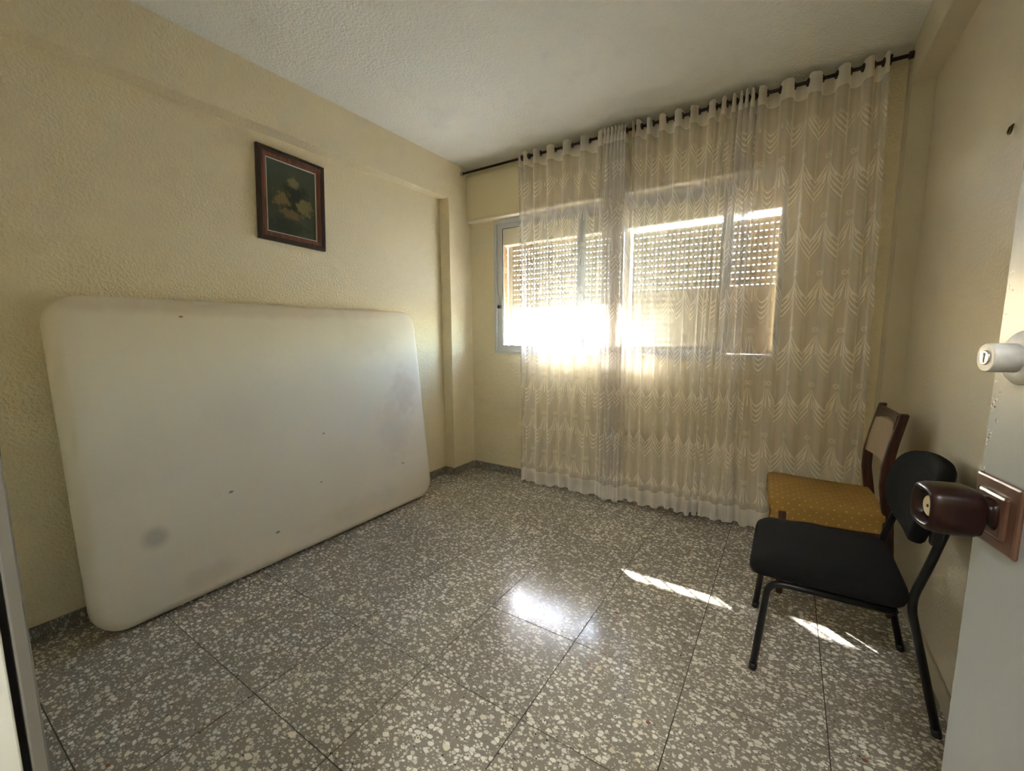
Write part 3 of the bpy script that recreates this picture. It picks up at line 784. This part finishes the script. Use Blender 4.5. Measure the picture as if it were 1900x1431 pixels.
# ------------------------------------------------------------------ wall hook
hk = tube('wall_hook', [(2.3202, 0.026, 1.772), (2.312, 0.023, 1.764), (2.309, 0.021, 1.752), (2.309, 0.015, 1.745), (2.309, 0.007, 1.743), (2.309, 0.000, 1.748), (2.309, -0.002, 1.760)], 0.0030, M_HOOK, None, 8)
tag(hk, 'small brass hook screwed into the right wall', 'hook')

# ------------------------------------------------------------------ door leaf (open, at the right picture edge)
HX, HYY = 2.185, -1.750
ex, ey = 2.047, -1.035
ang = math.atan2(ey - HYY, ex - HX)
dw = math.hypot(ex - HX, ey - HYY)
door = struct(empty('door_1', (HX, HYY, 0), ang), 'open white gloss door with a dark knob at the right edge', 'door')
# local axes: x along the leaf towards the free edge, +y faces the room middle (the seen face), z up
bm = bmesh.new(); add_box(bm, 0.006, dw, -0.036, 0.0, 0.008, 2.045, bev=0.0025)
link('leaf', mesh_from(bm, 'leaf'), M_DOOR, door)
def turned(name, prof, mat, x, z, sq=2.0, n=28, parent=None):
    """prof [(distance from the leaf, radius)]"""
    bm = bmesh.new(); rings = []
    for d, r in prof:
        ring = []
        for k in range(n):
            th = 2 * PI * (k + 0.5) / n; c, s = math.cos(th), math.sin(th)
            f = (abs(c) ** sq + abs(s) ** sq) ** (-1 / sq)
            ring.append((r * f * c, d, r * f * s))
        rings.append(ring)
    loft(bm, rings)
    o = link(name, mesh_from(bm, name), mat, parent or door, True)
    o.location = (x, 0, z) if parent is None else (0, 0, 0)
    return o
KX, KZ = dw - 0.045, 0.978
bm = bmesh.new(); add_box(bm, -0.040, 0.040, 0.0, 0.006, -0.042, 0.042, bev=0.003); add_box(bm, -0.026, 0.026, 0.0055, 0.0105, -0.027, 0.027, bev=0.004)
pl = link('knob_plate', mesh_from(bm, 'knob_plate'), M_COPPER, door); pl.location = (KX, 0, KZ)
kn = turned('knob', [(0.010, 0.020), (0.013, 0.014), (0.020, 0.013), (0.022, 0.021), (0.026, 0.0275), (0.034, 0.0300), (0.050, 0.0300), (0.066, 0.0290), (0.073, 0.0270), (0.0755, 0.0235), (0.073, 0.0195), (0.066, 0.0165), (0.064, 0.0160)], M_BROWNGLOSS, KX, KZ, 3.2, 40)
bt = turned('privacy_button', [(0.060, 0.0130), (0.0665, 0.0130), (0.0675, 0.0118)], M_CREAMPLASTIC, 0, 0, 2.0, 20, kn)
turned('button_slot', [(0.0670, 0.0022), (0.0682, 0.0020)], M_BLACKPLA, 0, 0, 2.0, 8, kn)
LX, LZ = dw - 0.050, 1.166
lk = turned('lock_rose', [(0.0, 0.031), (0.004, 0.031), (0.008, 0.027), (0.009, 0.020)], M_LOCKPAINT, LX, LZ)
cy = turned('lock_cylinder', [(0.007, 0.0168), (0.033, 0.0168), (0.034, 0.0158)], M_LOCKPAINT, 0, 0, 2.0, 28, lk)
turned('keyway_rim', [(0.0335, 0.0085), (0.0352, 0.0085), (0.0356, 0.0075)], M_STEEL, 0, 0, 2.0, 20, lk)
bm = bmesh.new(); add_box(bm, -0.0014, 0.0014, 0.0345, 0.0360, -0.006, 0.004); add_box(bm, -0.0026, 0.0026, 0.0345, 0.0361, 0.001, 0.006, bev=0.001)
link('keyway', mesh_from(bm, 'keyway'), M_BLACKPLA, lk)
bm = bmesh.new(); add_box(bm, dw - 0.001, dw + 0.007, -0.022, -0.004, 0.998, 1.022, bev=0.002)
link('latch_bolt', mesh_from(bm, 'latch_bolt'), M_DARKROD, door)

# ------------------------------------------------------------------ black visitor chair
bc = tag(empty('visitor_chair', (2.02, 0.02, 0)), 'black padded visitor chair with tubular legs by the right wall', 'chair')
BI = (2.02, 0.02, 0)
def L(p): return (p[0] - BI[0], p[1] - BI[1], p[2] - BI[2])
yn, yf = -0.178, 0.222
def oval_tube(name, pts, r=0.0115):
    return tube(name, [L(p) for p in pts], r, M_BLACKMET, bc, 12)
for y, fx, rx in ((yn, 1.792, 2.272), (yf, 1.776, 2.256)):
    fl_ = oval_tube('front_leg', bend([(fx, y, 0.004), (fx + 0.030, y, 0.345), (fx + 0.36, y, 0.352)], 0.05))
    rl_ = oval_tube('rear_leg', bend([(rx, y, 0.004), (rx - 0.092, y, 0.395), (rx - 0.060, y, 0.520), (rx - 0.030, y, 0.660)], 0.05))
    for leg, x in ((fl_, fx), (rl_, rx)):
        tube('leg_cap', [L((x, y, 0.0)), L((x + (0.002 if x < 2 else -0.005), y, 0.024))], 0.0128, M_BLACKPLA, leg, 12)
oval_tube('cross_bar', [(2.150, yn, 0.352), (2.140, yf, 0.352)], 0.009)
oval_tube('cross_bar', [(1.900, yn, 0.350), (1.890, yf, 0.350)], 0.009)
def cushion(bm, hx, hy, z0, z1, rc, eb, nx=0, droop=0.0, sq=None):
    prof = [(eb, z0), (eb * 0.35, z0 + (z1 - z0) * 0.10), (0, z0 + (z1 - z0) * 0.35), (0, z0 + (z1 - z0) * 0.62), (eb * 0.3, z0 + (z1 - z0) * 0.86), (eb, z1 - 0.002), (eb * 2.4, z1 + 0.004), (eb * 4.5, z1 + 0.008)]
    loops = []
    for ins, z in prof:
        ring = []; r = max(0.012, rc - ins)
        for cx, cy_, a0 in ((hx - ins - r, hy - ins - r, 0), (-hx + ins + r, hy - ins - r, PI / 2), (-hx + ins + r, -hy + ins + r, PI), (hx - ins - r, -hy + ins + r, 1.5 * PI)):
            for k in range(7):
                a = a0 + PI / 2 * k / 6
                x, y = cx + r * math.cos(a), cy_ + r * math.sin(a)
                zz = z
                if droop and x < -hx * 0.45: zz -= droop * ((-x - hx * 0.45) / (hx * 0.55)) ** 2
                ring.append((x, y, zz))
        loops.append(ring)
    loft(bm, loops)
bm = bmesh.new(); cushion(bm, 0.212, 0.218, 0.366, 0.428, 0.06, 0.016, droop=0.016)
o = link('seat', mesh_from(bm, 'seat'), M_BLACKFAB, bc, True); o.location = (1.972 - BI[0], 0.018 - BI[1], 0)
# curved oval back pad
def back_pad():
    bm = bmesh.new(); hw, hh, T = 0.224, 0.132, 0.042; loops = []
    prof = [(0.05, -T / 2 - 0.001), (0.012, -T / 2), (0.003, -T / 2 + 0.006), (0, -0.006), (0, 0.006), (0.003, T / 2 - 0.006), (0.012, T / 2), (0.05, T / 2 + 0.002)]
    for ins, d in prof:
        ring = []
        for k in range(48):
            a = 2 * PI * k / 48; c, s = math.cos(a), math.sin(a)
            f = (abs(c) ** 2.6 + abs(s) ** 2.6) ** (-1 / 2.6)
            y, z = (hw - ins) * f * c, (hh - ins) * f * s
            ring.append((d - 0.9 * y * y, y, z))
        loops.append(ring)
    loft(bm, loops)
    return mesh_from(bm, 'backrest')
o = link('backrest', back_pad(), M_BLACKFAB, bc, True)
o.location = (2.228 - BI[0], 0.008 - BI[1], 0.672); o.rotation_euler = (0, math.radians(14), 0)
box('backrest_bracket', (2.205 - BI[0], 2.232 - BI[0], yn - 0.012 - BI[1], yn + 0.012 - BI[1], 0.585, 0.665), M_BLACKPLA, bc, 0.005)
box('backrest_bracket', (2.188 - BI[0], 2.214 - BI[0], yf - 0.020 - BI[1], yf + 0.004 - BI[1], 0.585, 0.665), M_BLACKPLA, bc, 0.005)

# ------------------------------------------------------------------ wooden dining chair with the mustard seat cover
WC = (2.015, 0.590)
wc = tag(empty('dining_chair', (WC[0], WC[1], 0), math.radians(3.5)), 'dark red wooden chair with a mustard dotted seat cover beside the curtain', 'chair')
def prism(name, pts, w, mat, parent, y, taper=0.0):
    """bar of rectangular section following pts in the x-z plane: pts [(x, z, width in x)], thickness w in y"""
    bm = bmesh.new(); rings = []
    for x, z, d in pts: rings.append([(x - d / 2, y - w / 2, z), (x + d / 2, y - w / 2, z), (x + d / 2, y + w / 2, z), (x - d / 2, y + w / 2, z)])
    loft(bm, rings)
    es = [e for e in bm.edges]
    bmesh.ops.bevel(bm, geom=es, offset=0.003, segments=2, affect='EDGES', clamp_overlap=True)
    return link(name, mesh_from(bm, name), mat, parent)
yN, yF = -0.163, 0.163
for y in (-0.178, 0.178):
    prism('front_leg', [(-0.165, 0.0, 0.026), (-0.170, 0.20, 0.032), (-0.175, 0.40, 0.036)], 0.032, M_CHAIRWOOD, wc, y)
posts = []
for y in (yN, yF):
    posts.append(prism('rear_post', [(0.232, 0.0, 0.026), (0.210, 0.22, 0.032), (0.190, 0.44, 0.038), (0.172, 0.56, 0.036), (0.172, 0.64, 0.034), (0.186, 0.74, 0.030), (0.210, 0.868, 0.027)], 0.027, M_CHAIRWOOD, wc, y))
for y in (-0.152, 0.152):
    box('side_rail', (-0.160, 0.185, y - 0.010, y + 0.010, 0.330, 0.395), M_CHAIRWOOD, wc, 0.002)
box('front_rail', (-0.184, -0.164, -0.160, 0.160, 0.335, 0.395), M_CHAIRWOOD, wc, 0.002)
box('back_rail', (0.188, 0.206, -0.148, 0.148, 0.335, 0.405), M_CHAIRWOOD, wc, 0.002)
# curved top rail
def top_rail():
    bm = bmesh.new(); rings = []
    for k in range(13):
        s = k / 12; y = yN + 0.012 + (yF - yN - 0.024) * s
        q = 4 * s * (1 - s)
        x = 0.200 + 0.020 * q
        zt = 0.858 - 0.010 * q; zb = 0.800 + 0.026 * q
        dxs = (zt - 0.868) * 0.19
        rings.append([(x - 0.009 - 0.010, y, zb), (x + 0.009 - 0.010, y, zb), (x + 0.009, y, zt), (x - 0.009, y, zt)])
    loft(bm, rings); return mesh_from(bm, 'top_rail')
link('top_rail', top_rail(), M_CHAIRWOOD, wc)
def back_panel():
    bm = bmesh.new(); rings = []
    for k in range(13):
        s = k / 12; y = yN + 0.014 + (yF - yN - 0.028) * s
        q = 4 * s * (1 - s); dx = 0.018 * q
        ring = []
        for z, x in ((0.640, 0.162), (0.645, 0.158), (0.72, 0.168), (0.80, 0.184), (0.812, 0.188)): ring.append((x + dx, y, z))
        for z, x in ((0.812, 0.200), (0.80, 0.203), (0.72, 0.190), (0.645, 0.178), (0.640, 0.176)): ring.append((x + dx, y, z))
        rings.append(ring)
    loft(bm, rings); return mesh_from(bm, 'back_panel')
link('back_panel', back_panel(), M_BEIGE, wc, True)
# seat with a loose cover hanging over its sides
def seat_cover():
    bm = bmesh.new(); uvl = bm.loops.layers.uv.new('UVMap')
    def half(x):  # half width of the seat, wider at the front
        return 0.205 - 0.030 * (x + 0.225) / 0.41
    X0, X1, ZT = -0.228, 0.183, 0.462
    NX, prof = 22, [(-1.0, 0), (-1.0, 1), (-1.0, 2), (-0.99, 3), (-0.95, 4), (-0.8, 5), (-0.55, 6), (-0.3, 7), (0, 8), (0.3, 9), (0.55, 10), (0.8, 11), (0.95, 12), (0.99, 13), (1.0, 14), (1.0, 15), (1.0, 16)]
    zo = [-0.105, -0.072, -0.042, -0.018, -0.004, 0.0, 0.003, 0.005, 0.006, 0.005, 0.003, 0.0, -0.004, -0.018, -0.042, -0.072, -0.105]
    off = [-0.008, -0.010, 0.004, 0.004, 0, 0, 0, 0, 0, 0, 0, 0, 0, 0.004, 0.004, -0.010, -0.008]
    rows = []
    rnd = random.Random(11)
    # front flap columns first
    front = [(X0 + 0.018, -0.105), (X0 + 0.004, -0.07), (X0 + 0.010, -0.045), (X0 + 0.002, -0.018), (X0 + 0.004, -0.004)]
    def mk(x, drop, hang):
        row = []
        for (f, k) in prof:
            h = half(max(x, X0)); y = f * h + (off[k] if f < 0 else -off[k]) * -1
            z = ZT + max(zo[k], -0.200) + drop
            z += 0.010 * math.exp(-((x + 0.08) / 0.05) ** 2) * math.exp(-((f - 0.1) / 0.4) ** 2)       # the wrinkle on the seat
            z += 0.010 * math.exp(-((x + 0.17) / 0.05) ** 2) * math.exp(-((f - 0.2) / 0.8) ** 2)
            z -= 0.012 * math.exp(-((x - 0.05) / 0.12) ** 2) * (1 - f * f)
            if abs(f) >= 0.99: y += 0.003 * math.sin(x * 60 + k) * (0.5 if f < 0 else -0.5)
            z = max(z, ZT - 0.105 - 0.004 * math.sin(x * 21)) if hang else z
            row.append(Vector((x, y, z)))
        return row
    rows = [mk(X0 + 0.012, -0.100, True), mk(X0 + 0.000, -0.070, True), mk(X0 + 0.006, -0.042, True), mk(X0 + 0.000, -0.016, True)]
    for i in range(NX + 1):
        x = X0 + 0.006 + (X1 - X0 - 0.006) * i / NX
        rows.append(mk(x, 0.0 if i else -0.004, True))
    V = [[bm.verts.new(p) for p in r] for r in rows]
    U = [0.0]
    for r in range(1, len(rows)): U.append(U[-1] + (rows[r][8] - rows[r - 1][8]).length)
    for r in range(len(V) - 1):
        W = [0.0]
        for c in range(1, len(prof)): W.append(W[-1] + (rows[8][c] - rows[8][c - 1]).length)
        for c in range(len(prof) - 1):
            f = bm.faces.new((V[r][c], V[r + 1][c], V[r + 1][c + 1], V[r][c + 1]))
            for lp, (rr, cc) in zip(f.loops, ((r, c), (r + 1, c), (r + 1, c + 1), (r, c + 1))): lp[uvl].uv = (U[rr], W[cc])
    bmesh.ops.recalc_face_normals(bm, faces=bm.faces)
    return mesh_from(bm, 'seat_cover')
o = link('seat_cover', seat_cover(), M_YELLOW, wc, True)
bm = bmesh.new(); cushion(bm, 0.195, 0.168, 0.396, 0.448, 0.03, 0.008)
o2 = link('seat', mesh_from(bm, 'seat'), M_BEIGE, wc, True); o2.location = (-0.018, 0, 0)
